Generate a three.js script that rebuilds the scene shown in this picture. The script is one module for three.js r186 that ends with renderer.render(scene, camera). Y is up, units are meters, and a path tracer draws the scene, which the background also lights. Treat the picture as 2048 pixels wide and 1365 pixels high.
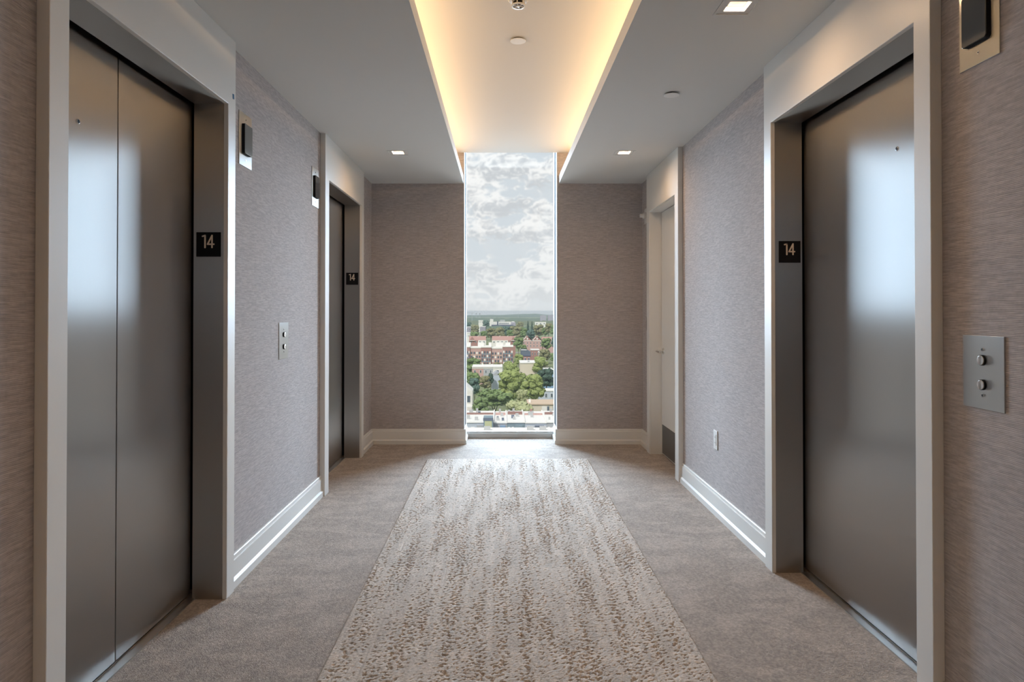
import * as THREE from 'three';
import { RoundedBoxGeometry } from 'three/addons/geometries/RoundedBoxGeometry.js';
import { mergeGeometries } from 'three/addons/utils/BufferGeometryUtils.js';
import { RectAreaLightUniformsLib } from 'three/addons/lights/RectAreaLightUniformsLib.js';
import { createNoise3D, createNoise2D } from 'simplex-noise';

// ───────── camera, sky, sun, large lights, exposure ─────────
// x right, y up, z towards the viewer; "d" below is the distance in front of the camera (z = -d).
const EYE = 1.237, FOCAL = 1330, GROUND = -42;
const scene = new THREE.Scene();
const camera = new THREE.PerspectiveCamera(2 * Math.atan(682.5 / FOCAL) * 180 / Math.PI, 2048 / 1365, 0.05, 30000);
const PITCH = 0.5 * Math.PI / 180;
camera.position.set(0, EYE, 0);
camera.rotation.x = PITCH;
camera.setViewOffset(2048, 1365, 21, 59.5 + FOCAL * Math.tan(PITCH), 2048, 1365);
const renderer = new THREE.WebGLRenderer({ antialias: true });
renderer.toneMapping = THREE.LinearToneMapping;
renderer.toneMappingExposure = 1.0;
renderer.shadowMap.enabled = true;
RectAreaLightUniformsLib.init();

function mulberry(a) { return () => { a = (a + 0x6d2b79f5) | 0; let t = Math.imul(a ^ (a >>> 15), 1 | a); t = (t + Math.imul(t ^ (t >>> 7), 61 | t)) ^ t; return ((t ^ (t >>> 14)) >>> 0) / 4294967296; }; }
const noise3 = createNoise3D(mulberry(11)), noise2 = createNoise2D(mulberry(5));
const sstep = (a, b, x) => { const t = Math.min(1, Math.max(0, (x - a) / (b - a))); return t * t * (3 - 2 * t); };
const lerp = (a, b, t) => a + (b - a) * t;

// a bright hazy summer sky with cumulus all round
function cloudSky(W, H) {
  const data = new Float32Array(W * H * 4);
  const fbm = (x, y, z, n) => { let s = 0, a = 0.5, f = 1; for (let i = 0; i < n; i++) { s += a * noise3(x * f, y * f, z * f); a *= 0.5; f *= 2.1; } return s; };
  const billow = (x, y, z, n) => { let v = 0, a = 0.5, f = 1; for (let i = 0; i < n; i++) { v += a * (1 - Math.abs(noise3(x * f, y * f, z * f)) * 1.4); a *= 0.5; f *= 2.1; } return v; };
  for (let r = 0; r < H; r++) {
    const up = ((r + 0.5) / H - 0.5) * Math.PI, y = Math.sin(up), c = Math.cos(up);
    for (let k = 0; k < W; k++) {
      const i = (r * W + k) * 4;
      data[i + 3] = 1;
      if (up <= 0) { data[i] = 0.78; data[i + 1] = 0.80; data[i + 2] = 0.81; continue; }
      const az = ((k + 0.5) / W - 0.5) * 2 * Math.PI, F = 15;
      const x = Math.cos(az) * c * F, z = Math.sin(az) * c * F, yy = y * F * 1.75;
      const base = fbm(x * 0.8 + 3.1, yy * 0.8 + 7.7, z * 0.8, 3), low = noise3(x * 0.32 + 9, yy * 0.55, z * 0.32), puff = billow(x * 2.1 + 3 * base, yy * 2.1, z * 2.1, 5);
      const n = base + 0.22 * low + 0.34 * (puff - 0.55), under = fbm(x * 0.8 + 3.1, (yy - 0.42) * 0.8 + 7.7, z * 0.8, 3) + 0.22 * low;
      const cover = sstep(-0.26, 0.02, n), lit = sstep(-0.30, 0.34, 0.55 * n - 0.75 * (base - under) + 0.75 * (puff - 0.5));
      const haze = Math.exp(-up / 0.075);
      const sky = [0.66, 0.715, 0.765], cl = [lerp(0.60, 0.97, lit), lerp(0.625, 0.967, lit), lerp(0.655, 0.962, lit)], hz = [0.80, 0.815, 0.825];
      for (let q = 0; q < 3; q++) data[i + q] = lerp(lerp(sky[q], cl[q], cover), hz[q], 0.8 * haze);
    }
  }
  const t = new THREE.DataTexture(data, W, H, THREE.RGBAFormat, THREE.FloatType);
  t.mapping = THREE.EquirectangularReflectionMapping; t.colorSpace = THREE.LinearSRGBColorSpace; t.magFilter = THREE.LinearFilter; t.needsUpdate = true;
  return t;
}
scene.background = cloudSky(4096, 2048);

const sun = new THREE.DirectionalLight(new THREE.Color().setRGB(1, 0.94, 0.84), 2.6);
sun.position.set(-160, 300, 40); sun.target.position.set(0, -42, -300);
sun.castShadow = true; sun.shadow.radius = 1;
sun.shadow.mapSize.set(4096, 4096);
Object.assign(sun.shadow.camera, { left: -400, right: 400, top: 600, bottom: -600, near: 1, far: 2000 });
scene.add(sun, sun.target);

// daylight: the bright open sky and the sunlit ground that the tall window faces, as broad soft lights out in front of the glass
function daylight(c, power, w, y0, y1, d) {
  const l = new THREE.RectAreaLight(new THREE.Color().setRGB(...c), power, w, y1 - y0);
  l.position.set(0.085, (y0 + y1) / 2, -d); l.rotation.y = Math.PI; scene.add(l);
}
daylight([0.60, 0.79, 1.0], 35, 16, 1.24, 13.0, 18);
daylight([0.95, 0.97, 1.0], 3, 16, -9.5, 1.24, 18);
scene.fog = new THREE.FogExp2(new THREE.Color().setRGB(0.74, 0.88, 1.0), 1.3e-4);

// ───────── helpers ─────────
const rgb = (r, g, b) => new THREE.Color().setRGB(r, g, b);
function std(name, c, o = {}) { const m = new THREE.MeshStandardMaterial({ color: rgb(...c), roughness: 0.7, ...o }); m.name = name; return m; }
function phys(name, c, o = {}) { const m = new THREE.MeshPhysicalMaterial({ color: rgb(...c), roughness: 0.5, ...o }); m.name = name; return m; }
const names = new Map();
function numbered(n) { const k = names.get(n) ?? 0; names.set(n, k + 1); return k ? `${n}_${String(k).padStart(3, '0')}` : n; }
function shadow(o) { o.castShadow = o.receiveShadow = true; return o; }
// metric uv by the way each face points
function metric(g) {
  if (g.index) g = g.toNonIndexed();
  if (!g.attributes.normal) g.computeVertexNormals();
  const p = g.attributes.position, uv = new Float32Array(p.count * 2), a = new THREE.Vector3(), b = new THREE.Vector3(), c = new THREE.Vector3();
  for (let i = 0; i < p.count; i += 3) {
    a.fromBufferAttribute(p, i); b.fromBufferAttribute(p, i + 1); c.fromBufferAttribute(p, i + 2);
    const n = b.clone().sub(a).cross(c.clone().sub(a)), ax = Math.abs(n.x), ay = Math.abs(n.y), az = Math.abs(n.z);
    [a, b, c].forEach((v, k) => {
      const [u, w] = ax >= ay && ax >= az ? [v.z, v.y] : ay >= az ? [v.x, v.z] : [v.x, v.y];
      uv[(i + k) * 2] = u; uv[(i + k) * 2 + 1] = w;
    });
  }
  g.setAttribute('uv', new THREE.BufferAttribute(uv, 2));
  for (const k of Object.keys(g.attributes)) if (!['position', 'normal', 'uv'].includes(k)) g.deleteAttribute(k);
  return g;
}
// box from ranges in x, y and d; r rounds the edges
function bx(x0, x1, y0, y1, d0, d1, r = 0) {
  const w = Math.abs(x1 - x0), h = Math.abs(y1 - y0), l = Math.abs(d1 - d0);
  const g = r ? new RoundedBoxGeometry(w, h, l, 2, Math.min(r, w / 2.01, h / 2.01, l / 2.01)) : new THREE.BoxGeometry(w, h, l);
  g.translate((x0 + x1) / 2, (y0 + y1) / 2, -(d0 + d1) / 2);
  return metric(g);
}
function join(list) { return list.length === 1 ? list[0] : mergeGeometries(list.map((g) => metric(g)), false); }
function part(name, geos, m, parent) { const o = shadow(new THREE.Mesh(join([].concat(geos)), m)); o.name = name; parent.add(o); return o; }
function tag(o, label, category, group, kind) { o.userData.label = label; o.userData.category = category; if (group) o.userData.group = group; if (kind) o.userData.kind = kind; return o; }
function thing(name, label, category, [x, y, z] = [0, 0, 0], group, kind) { const o = new THREE.Group(); o.name = numbered(name); o.position.set(x, y, z); scene.add(o); return tag(o, label, category, group, kind); }
function struct(name, geos, m, label, category) { const o = part(name, geos, m, scene); o.name = numbered(name); return tag(o, label, category, undefined, 'structure'); }
// plate lying in a shape plane (u, v), extruded; holes are arrays of [u, v]
function plate(outline, holes, depth, bevel = 0) {
  const s = new THREE.Shape(outline.map((p) => new THREE.Vector2(...p)));
  for (const h of holes) s.holes.push(new THREE.Path(h.map((p) => new THREE.Vector2(...p))));
  return new THREE.ExtrudeGeometry(s, { depth, bevelEnabled: bevel > 0, bevelSize: bevel, bevelThickness: bevel, bevelSegments: 2, bevelOffset: -bevel, curveSegments: 10 });
}
const rect = (u0, u1, v0, v1) => [[u0, v0], [u1, v0], [u1, v1], [u0, v1]];
// plate in the (d, y) plane of a side wall, from x = xa to x = xb
function sidePlate(outline, holes, xa, xb, bevel = 0) {
  const x0 = Math.min(xa, xb), t = Math.abs(xb - xa), g = plate(outline, holes, t - 2 * bevel, bevel);
  g.translate(0, 0, bevel);
  g.applyMatrix4(new THREE.Matrix4().set(0, 0, 1, x0, 0, 1, 0, 0, -1, 0, 0, 0, 0, 0, 0, 1));
  return metric(g);
}
// plate in the (x, d) plane of the ceiling, from y0 up
function flatPlate(outline, holes, y0, t) {
  const g = plate(outline, holes, t);
  g.applyMatrix4(new THREE.Matrix4().set(1, 0, 0, 0, 0, 0, 1, y0, 0, -1, 0, 0, 0, 0, 0, 1));
  return metric(g);
}

// ───────── textures ─────────
function gridNoise(n, seed) { const r = mulberry(seed), g = new Float32Array(n * n).map(() => r()); return (x, y) => { const xi = Math.floor(x), yi = Math.floor(y), fx = x - xi, fy = y - yi, w = (v) => ((v % n) + n) % n, s = fx * fx * (3 - 2 * fx), t = fy * fy * (3 - 2 * fy); const a = g[w(yi) * n + w(xi)], b = g[w(yi) * n + w(xi + 1)], c = g[w(yi + 1) * n + w(xi)], d = g[w(yi + 1) * n + w(xi + 1)]; return lerp(lerp(a, b, s), lerp(c, d, s), t); }; }
function tex(size, metres, f, srgb) {
  const data = new Uint8Array(size * size * 4);
  for (let y = 0; y < size; y++) for (let x = 0; x < size; x++) { const v = f(x / size, y / size), i = (y * size + x) * 4; for (let k = 0; k < 3; k++) data[i + k] = Math.max(0, Math.min(255, (Array.isArray(v) ? v[k] : v) * 255)); data[i + 3] = 255; }
  const t = new THREE.DataTexture(data, size, size); t.wrapS = t.wrapT = THREE.RepeatWrapping; t.magFilter = THREE.LinearFilter; t.repeat.set(1 / metres, 1 / metres);
  if (srgb) t.colorSpace = THREE.SRGBColorSpace; t.needsUpdate = true; return t;
}
// wall covering: long slubby horizontal threads, about 108 to the half metre
const nA = gridNoise(128, 3), nB = gridNoise(128, 4), nC = gridNoise(64, 8);
const weave = (u, v) => {
  const warp = (nA(u * 16, v * 32) - 0.5) * 0.5 + (nB(u * 8, v * 8) - 0.5) * 0.4, row = v * 108 + warp, cell = Math.floor(row), fr = row - cell;
  const slub = nB(u * 16 + (cell % 108) * 5, (cell % 108) * 1.0), ridge = Math.pow(Math.sin(Math.PI * fr), 0.7);
  return Math.max(0, Math.min(1, ridge * (0.35 + 0.75 * slub) + 0.12 * (nC(u * 64, v * 64) - 0.5)));
};
const weaveBump = tex(1024, 0.5, (u, v) => weave(u, v));
const weaveColor = tex(1024, 0.5, (u, v) => { const row = Math.floor(v * 108 + (nA(u * 16, v * 32) - 0.5) * 0.5 + (nB(u * 8, v * 8) - 0.5) * 0.4), k = 0.90 + 0.12 * nA(u * 16 + (row % 108) * 3, (row % 108) * 1.0) + 0.05 * (nC(u * 64, v * 64) - 0.5); return [0.762 * k, 0.728 * k, 0.717 * k]; }, true);
// carpet: short velvet pile with brushed patches
const cA = gridNoise(256, 21), cB = gridNoise(32, 22), cC = gridNoise(16, 23);
const pileBump = tex(1024, 0.6, (u, v) => 0.5 * cA(u * 256, v * 256) + 0.5 * cA(u * 128 + 31, v * 128 + 7));
const pileColor = tex(1024, 1.6, (u, v) => { const patch = sstep(0.38, 0.62, 0.6 * cB(u * 16, v * 32) + 0.4 * cC(u * 8, v * 16)), k = 0.90 + 0.06 * patch + 0.17 * (cA(u * 256, v * 256) - 0.5) + 0.10 * (cA(u * 128 + 9, v * 128) - 0.5); return [0.735 * k, 0.682 * k, 0.637 * k]; }, true);
const yarnColor = tex(1024, 0.8, (u, v) => { const streak = cB(u * 32, v * 4), k = 0.88 + 0.10 * streak + 0.16 * (cA(u * 256, v * 256) - 0.5) + 0.10 * (cA(u * 128, v * 128) - 0.5); return [0.86 * k, 0.812 * k, 0.765 * k]; }, true);
const paintBump = tex(512, 0.25, (u, v) => 0.5 * nA(u * 128, v * 128) + 0.5 * nB(u * 32, v * 32));

// ───────── materials ─────────
const M = {
  wall: std('woven_wallcovering', [1, 1, 1], { map: weaveColor, bumpMap: weaveBump, bumpScale: 0.0011, roughness: 0.85 }),
  ceiling: std('ceiling_paint', [0.70, 0.695, 0.675], { roughness: 0.9 }),
  white: phys('satin_white_paint', [0.80, 0.785, 0.75], { roughness: 0.38, bumpMap: paintBump, bumpScale: 0.00006 }),
  steel: phys('brushed_stainless_steel', [0.46, 0.44, 0.42], { metalness: 1, roughness: 0.35, anisotropy: 1 }),
  plateSteel: phys('satin_steel_plate', [0.60, 0.60, 0.59], { metalness: 1, roughness: 0.34, anisotropy: 1 }),
  chrome: phys('polished_steel', [0.75, 0.74, 0.72], { metalness: 1, roughness: 0.16 }),
  darkSteel: phys('dark_kick_plate', [0.22, 0.21, 0.20], { metalness: 1, roughness: 0.42, anisotropy: 0.5 }),
  black: phys('black_plate', [0.008, 0.008, 0.010], { roughness: 0.6, specularIntensity: 0.35 }),
  lens: phys('smoked_lens', [0.02, 0.02, 0.022], { roughness: 0.08, clearcoat: 1, clearcoatRoughness: 0.03 }),
  cream: std('cream_numeral', [0.72, 0.64, 0.54], { roughness: 0.5 }),
  shaft: std('dark_shaft', [0.02, 0.02, 0.02], { roughness: 0.9 }),
  aluminium: phys('sill_aluminium', [0.62, 0.62, 0.61], { metalness: 1, roughness: 0.35 }),
  carpet: std('velvet_carpet', [1, 1, 1], { map: pileColor, bumpMap: pileBump, bumpScale: 0.0025, roughness: 1 }),
  runner: std('tufted_runner', [1, 1, 1], { map: yarnColor, roughness: 1 }),
  frame: phys('white_window_frame', [0.60, 0.60, 0.59], { roughness: 0.35 }),
  gasket: std('dark_gasket', [0.012, 0.012, 0.014], { roughness: 0.9 }),
  glass: phys('window_glass', [0.97, 0.985, 0.98], { transmission: 1, thickness: 0, roughness: 0, ior: 1.5, specularIntensity: 0.6 }),
  plastic: phys('white_plastic', [0.72, 0.71, 0.69], { roughness: 0.35 }),
  cap: std('cover_paint', [0.80, 0.795, 0.775], { roughness: 0.6 }),
  tape: std('blue_tape', [0.02, 0.12, 0.26], { roughness: 0.6 }),
};
const led = std('warm_led', [0.2, 0.2, 0.2], { emissive: rgb(1, 0.79, 0.53), emissiveIntensity: 0.92 });

// ───────── the shell of the lobby ─────────
const XL = -1.215, XR = 1.315, CEIL = 2.432, COVE = 2.722, LIP = 0.075, CL = -0.355, CR = 0.538, END = 6.21, BACK = -3.6, WT = 0.118;
const WL = -0.352, WR = 0.5215, DOOR_TOP = 2.135;
const doors = [
  { side: -1, x: XL, a: 1.81, b: 2.865, oa: 1.73, ob: 2.945, top: DOOR_TOP },
  { side: -1, x: XL, a: 4.55, b: 5.617, oa: 4.45, ob: 5.70, top: DOOR_TOP },
  { side: 1, x: XR, a: 2.06, b: 3.155, oa: 1.98, ob: 3.238, top: DOOR_TOP },
  { side: 1, x: XR, a: 4.914, b: 5.77, oa: 4.818, ob: 5.862, top: 2.10 },
];
const hole = (d) => rect(d.a - 0.03, d.b + 0.03, 0.0, d.top + 0.03);
// a wall outline that runs round the door openings at floor level
function wallOutline(list) {
  const pts = [[BACK, -0.05]];
  for (const d of list) pts.push([d.a - 0.03, -0.05], [d.a - 0.03, d.top + 0.03], [d.b + 0.03, d.top + 0.03], [d.b + 0.03, -0.05]);
  pts.push([END + 0.02, -0.05], [END + 0.02, 2.9], [BACK, 2.9]);
  return pts;
}
struct('wall_left', sidePlate(wallOutline([doors[0], doors[1]]), [], XL, XL - WT), M.wall, 'left side wall with taupe horizontal-weave wallcovering between the elevator doors', 'wall');
struct('wall_right', sidePlate(wallOutline([doors[2], doors[3]]), [], XR, XR + WT), M.wall, 'right side wall with taupe horizontal-weave wallcovering beside the single elevator', 'wall');
struct('wall_end', [bx(XL - WT, WL, -0.05, 2.95, END, END + 0.36), bx(WR, XR + WT, -0.05, 2.95, END, END + 0.36), bx(WL, WR, 2.90, 2.95, END, END + 0.36)], M.wall, 'end wall with taupe wallcovering on both sides of the tall window', 'wall');
struct('wall_back', bx(XL - WT, XR + WT, -0.05, 2.95, BACK - 0.12, BACK), M.wall, 'back wall of the lobby behind the viewer', 'wall');
struct('floor', bx(XL - 0.6, XR + 0.6, -0.14, 0, BACK, END + 0.36), M.carpet, 'plain taupe velvet carpet covering the lobby floor', 'floor');

// ceiling: two lowered sides with square cut-outs for the downlights, and the raised cove between them
const spots = [[-0.781, 5.005], [0.926, 5.005], [0.926, 2.60], [-0.781, -1.28], [0.926, -1.28]];
const cut = 0.075;
const sideCeil = (x0, x1) => flatPlate(rect(x0, x1, BACK, END), spots.filter(([x]) => x > x0 && x < x1).map(([x, d]) => rect(x - cut, x + cut, d - cut, d + cut)), CEIL, LIP);
struct('ceiling', [
  sideCeil(XL, CL), sideCeil(CR, XR),
  bx(XL - WT, CL - 0.36, CEIL + LIP + 0.04, 2.95, BACK, END), bx(CR + 0.36, XR + WT, CEIL + LIP + 0.04, 2.95, BACK, END),
  bx(CL - 0.36, CR + 0.36, COVE, 2.95, BACK, END),
], M.ceiling, 'smooth painted ceiling with lowered sides and a raised lit cove', 'ceiling');

// tufted runner let into the carpet: a real field of loops and pits
{
  const x0 = -0.62, x1 = 0.72, dNear = 1.15, dFar = 5.54, rows = [];
  for (let d = dNear; d < dFar;) { rows.push(d); d += 0.0034 + 0.0011 * Math.max(0, d - 2); }
  rows.push(dFar);
  const nx = 330, pos = new Float32Array(rows.length * (nx + 1) * 3), uv = new Float32Array(rows.length * (nx + 1) * 2), idx = [];
  rows.forEach((d, j) => {
    for (let i = 0; i <= nx; i++) {
      const x = lerp(x0, x1, i / nx), k = j * (nx + 1) + i;
      const jig = 0.004 * noise2(d * 60, i === 0 ? 3 : 9);
      const streak = 0.5 * noise2(x * 9, d * 0.9) + 0.35 * noise2(x * 26 + 5, d * 1.6 + 2), blot = noise2(x * 40, d * 46) * 0.58 + noise2(x * 92 + 4, d * 100) * 0.42;
      const pit = sstep(0.27, 0.50, blot + 0.52 * streak - 0.08), groove = sstep(0.55, 0.9, noise2(x * 45, d * 0.7)) * sstep(0.1, 0.5, noise2(x * 5 + 20, d * 0.8)) * 0.35;
      const tuft = 0.0016 * noise2(x * 260, d * 260) + 0.0010 * noise2(x * 110, d * 110);
      const edge = Math.min(1, Math.min(i, nx - i) / 2, (rows.length - 1 - j) / 2);
      pos[k * 3] = x + (i === 0 || i === nx ? jig : 0); pos[k * 3 + 1] = 0.001 + edge * (0.0105 + tuft - 0.0095 * Math.max(pit, groove)); pos[k * 3 + 2] = -d;
      uv[k * 2] = x; uv[k * 2 + 1] = d;
      if (i < nx && j < rows.length - 1) { const a = k, b = k + 1, c = k + nx + 1, e = c + 1; idx.push(a, b, e, a, e, c); }
    }
  });
  const g = new THREE.BufferGeometry();
  g.setAttribute('position', new THREE.BufferAttribute(pos, 3)); g.setAttribute('uv', new THREE.BufferAttribute(uv, 2)); g.setIndex(idx); g.computeVertexNormals();
  const t = thing('carpet_runner', 'pale textured runner with tufted pits down the middle of the carpet', 'carpet', [0, 0, 0]);
  const o = shadow(new THREE.Mesh(g, M.runner)); o.name = 'tufted_pile'; t.add(o);
  part('tufted_end', bx(x0, x1, 0.0005, 0.0100, BACK + 0.2, dNear), M.runner, t);
}

// baseboards: shoe, board and stepped cap
const BH = 0.14;
const profile = [[0, 0], [0.026, 0], [0.026, 0.034], [0.016, 0.044], [0.016, BH - 0.022], [0.010, BH - 0.020], [0.010, BH - 0.004], [0.007, BH], [0, BH]];
function baseRun(x0, d0, x1, d1, nx, nd) { // from one floor point to another; (nx, nd) points into the room
  const len = Math.hypot(x1 - x0, d1 - d0), g = plate(profile, [], len);
  const dir = new THREE.Vector3((x1 - x0) / len, 0, -(d1 - d0) / len), out = new THREE.Vector3(nx, 0, -nd);
  const m = new THREE.Matrix4().makeBasis(out, new THREE.Vector3(0, 1, 0), dir); m.setPosition(x0, 0, -d0);
  g.applyMatrix4(m);
  if (m.determinant() < 0) { const p = g.index ? g.toNonIndexed() : g, a = p.attributes.position.array, n = p.attributes.normal.array; for (const arr of [a, n]) for (let i = 0; i < arr.length; i += 9) for (let k = 0; k < 3; k++) { const q = arr[i + 3 + k]; arr[i + 3 + k] = arr[i + 6 + k]; arr[i + 6 + k] = q; } return metric(p); }
  return metric(g);
}
struct('baseboard_left', [baseRun(XL, BACK, XL, 1.73, 1, 0), baseRun(XL, 2.945, XL, 4.45, 1, 0), baseRun(XL, 5.70, XL, END, 1, 0)], M.white, 'white stepped baseboard along the left wall between elevator frames', 'baseboard');
struct('baseboard_right', [baseRun(XR, BACK, XR, 1.98, -1, 0), baseRun(XR, 3.238, XR, 4.818, -1, 0), baseRun(XR, 5.862, XR, END, -1, 0)], M.white, 'white stepped baseboard along the right wall under the power outlet', 'baseboard');
struct('baseboard_end', [baseRun(XL, END, WL + 0.02, END, 0, -1), baseRun(WR - 0.02, END, XR, END, 0, -1), baseRun(WL, END - 0.02, WL, END + 0.285, 1, 0), baseRun(WR, END - 0.02, WR, END + 0.285, -1, 0)], M.white, 'white stepped baseboard along the end wall, returning into the window', 'baseboard');

// tall window
{
  const t = thing('window_1', 'tall narrow floor to ceiling window in the end wall', 'window', [0, 0, 0], undefined, 'structure');
  part('window_sill', [bx(WL, WR, 0, 0.048, 6.495, 6.57, 0.003), bx(WL, WR, 0.048, 0.060, 6.515, 6.57, 0.002)], M.frame, t);
  for (const [x, q] of [[WL, 1], [WR, -1]]) {
    part('side_liner', bx(x, x + q * 0.005, BH, 2.90, END + 0.002, 6.27), M.frame, t);
    part('gasket', bx(x, x + q * 0.004, 0.05, 2.90, 6.27, 6.48), M.gasket, t);
    part('frame_post', bx(x, x + q * 0.008, 0.05, 2.90, 6.48, 6.57, 0.002), M.frame, t);
  }
  part('frame_head', bx(WL, WR, 2.86, 2.90, 6.505, 6.57, 0.002), M.frame, t);
  const pane = part('pane', new THREE.PlaneGeometry(WR - WL - 0.014, 2.80).translate((WL + WR) / 2, 0.06 + 1.40, -6.532), M.glass, t);
  pane.castShadow = false;
}

// ───────── elevator doorways ─────────
function elevator(n, d, leaves, label) {
  const X = (o) => d.x + d.side * o, t = thing('door_' + n, label, 'elevator door', [0, 0, 0], undefined, 'structure');
  // painted surround up to the ceiling
  part('surround_panel', sidePlate([[d.oa, 0], [d.a, 0], [d.a, d.top], [d.b, d.top], [d.b, 0], [d.ob, 0], [d.ob, CEIL], [d.oa, CEIL]], [], X(-0.035), X(0.0), 0.002), M.white, t);
  // steel lining of the opening
  part('jamb', bx(X(-0.017), X(0.112), 0, d.top + 0.028, d.a - 0.028, d.a + 0.001), M.steel, t);
  part('jamb', bx(X(-0.017), X(0.112), 0, d.top + 0.028, d.b - 0.001, d.b + 0.028), M.steel, t);
  part('head_jamb', bx(X(-0.017), X(0.112), d.top - 0.001, d.top + 0.028, d.a, d.b), M.steel, t);
  const w = (d.b - d.a + 0.06) / leaves;
  for (let i = 0; i < leaves; i++) {
    const s = d.a - 0.03 + i * w, e = s + w, leaf = part('door_panel', bx(X(0.136), X(0.166), 0.012, d.top + 0.03, s + (i ? 0.0032 : 0), e - (i < leaves - 1 ? 0.0032 : 0), 0.0012), M.steel, t);
    if (n !== 2 && i === 0) {
      const kd = n === 1 ? 2.116 : 2.434, ky = n === 1 ? EYE + 0.606 : EYE + 0.597;
      const ring = new THREE.TorusGeometry(0.0065, 0.0018, 8, 20).rotateY(Math.PI / 2).translate(X(0.1355), ky, -kd), core = new THREE.CylinderGeometry(0.0062, 0.0062, 0.004, 18).rotateZ(Math.PI / 2).translate(X(0.1355), ky, -kd);
      part('key_ring', ring, M.chrome, leaf); part('key_hole', core, M.black, leaf);
    }
  }
  part('sill', [bx(X(0.100), X(0.133), -0.004, 0.005, d.a, d.b), bx(X(0.142), X(0.17), -0.004, 0.004, d.a, d.b)], M.aluminium, t);
  // the dark shaft behind the doors
  part('shaft_lining', [bx(X(0.40), X(0.44), -0.1, 2.5, d.a - 0.12, d.b + 0.12), bx(X(0.119), X(0.44), -0.1, 2.5, d.a - 0.14, d.a - 0.10), bx(X(0.119), X(0.44), -0.1, 2.5, d.b + 0.10, d.b + 0.14), bx(X(0.119), X(0.44), 2.46, 2.5, d.a - 0.14, d.b + 0.14), bx(X(0.18), X(0.44), -0.1, -0.05, d.a - 0.14, d.b + 0.14)], M.shaft, t);
  return t;
}
elevator(1, doors[0], 2, 'two-leaf brushed steel elevator door with a keyhole, beside the pair of call buttons');
elevator(2, doors[1], 2, 'two-leaf brushed steel elevator door next to the end wall');
elevator(3, doors[2], 1, 'single-leaf brushed steel elevator door opposite the two-leaf elevators');

// service door in the far right wall
{
  const d = doors[3], X = (o) => d.x + o, t = thing('door_4', 'white service door with lever handle and dark kick plate', 'door', [0, 0, 0], undefined, 'structure');
  part('surround_panel', sidePlate([[d.oa, 0], [d.a, 0], [d.a, d.top], [d.b, d.top], [d.b, 0], [d.ob, 0], [d.ob, CEIL], [d.oa, CEIL]], [], X(-0.035), X(0), 0.002), M.white, t);
  part('door_frame', [bx(X(-0.024), X(0.118), 0, d.top + 0.028, d.a - 0.028, d.a + 0.004), bx(X(-0.024), X(0.118), 0, d.top + 0.028, d.b - 0.004, d.b + 0.028), bx(X(-0.024), X(0.118), d.top - 0.004, d.top + 0.028, d.a, d.b)], M.white, t);
  const leaf = part('door_leaf', bx(X(0.072), X(0.114), 0.01, d.top - 0.008, d.a + 0.007, d.b - 0.008, 0.0015), M.white, t);
  const kick = part('kick_plate', bx(X(0.0705), X(0.0725), 0.018, 0.262, d.a + 0.03, d.b - 0.03), M.darkSteel, leaf);
  for (const [y, k] of [[0.03, 0.05], [0.03, 0.43], [0.03, 0.8], [0.25, 0.05], [0.25, 0.43], [0.25, 0.8]]) part('screw', new THREE.SphereGeometry(0.0035, 8, 6).scale(0.5, 1, 1).translate(X(0.070), y, -(d.a + k)), M.chrome, kick);
  const hd = d.b - 0.075, hy = EYE - 0.342, h = new THREE.Group(); h.name = 'lever_handle'; leaf.add(h);
  part('rose', new THREE.CylinderGeometry(0.026, 0.027, 0.008, 24).rotateZ(Math.PI / 2).translate(X(0.068), hy, -hd), M.chrome, h);
  part('neck', new THREE.CylinderGeometry(0.010, 0.011, 0.055, 16).rotateZ(Math.PI / 2).translate(X(0.040), hy, -hd), M.chrome, h);
  const curve = new THREE.CatmullRomCurve3([new THREE.Vector3(X(0.016), hy, -hd), new THREE.Vector3(X(0.008), hy, -(hd - 0.012)), new THREE.Vector3(X(0.007), hy, -(hd - 0.05)), new THREE.Vector3(X(0.012), hy - 0.002, -(hd - 0.115))]);
  part('lever', [new THREE.TubeGeometry(curve, 18, 0.0095, 10), new THREE.SphereGeometry(0.0105, 12, 10).translate(X(0.015), hy, -hd), new THREE.SphereGeometry(0.0095, 12, 10).translate(X(0.012), hy - 0.002, -(hd - 0.115))], M.chrome, h);
  part('door_backing', bx(X(0.119), X(0.16), -0.05, 2.4, d.a - 0.1, d.b + 0.1), M.shaft, t);
}

// ───────── lamps ─────────
function downlight([x, d], label, power) {
  const t = thing('downlight', label, 'ceiling light', [x, CEIL, -d]);
  const ringPlate = (o, i, y0, h) => flatPlate(rect(-o, o, -o, o), [rect(-i, i, -i, i)], y0, h);
  part('trim', [ringPlate(0.0735, 0.064, -0.0015, 0.006), ringPlate(0.064, 0.041, 0.002, 0.004)], M.ceiling, t);
  part('baffle', [bx(-0.045, -0.041, 0.004, 0.055, -0.045, 0.045), bx(0.041, 0.045, 0.004, 0.055, -0.045, 0.045), bx(-0.041, 0.041, 0.004, 0.055, -0.045, -0.041), bx(-0.041, 0.041, 0.004, 0.055, 0.041, 0.045)], M.plastic, t);
  part('housing', [bx(-0.07, 0.07, 0.05, 0.075, -0.07, 0.07)], M.ceiling, t);
  part('lamp_lens', bx(-0.040, 0.040, 0.022, 0.028, -0.040, 0.040), led, t);
  const l = new THREE.RectAreaLight(rgb(1, 0.64, 0.36), power, 0.076, 0.076); l.position.y = 0.0205; l.rotation.x = -Math.PI / 2; t.add(l);
}
const DOWN = 235;
downlight(spots[0], 'small square recessed downlight in the ceiling by the two-leaf elevator next to the end wall', DOWN);
downlight(spots[1], 'small square recessed downlight in the ceiling by the white service door', DOWN);
downlight(spots[2], 'small square recessed downlight in the ceiling outside the single-leaf elevator', DOWN);
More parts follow.
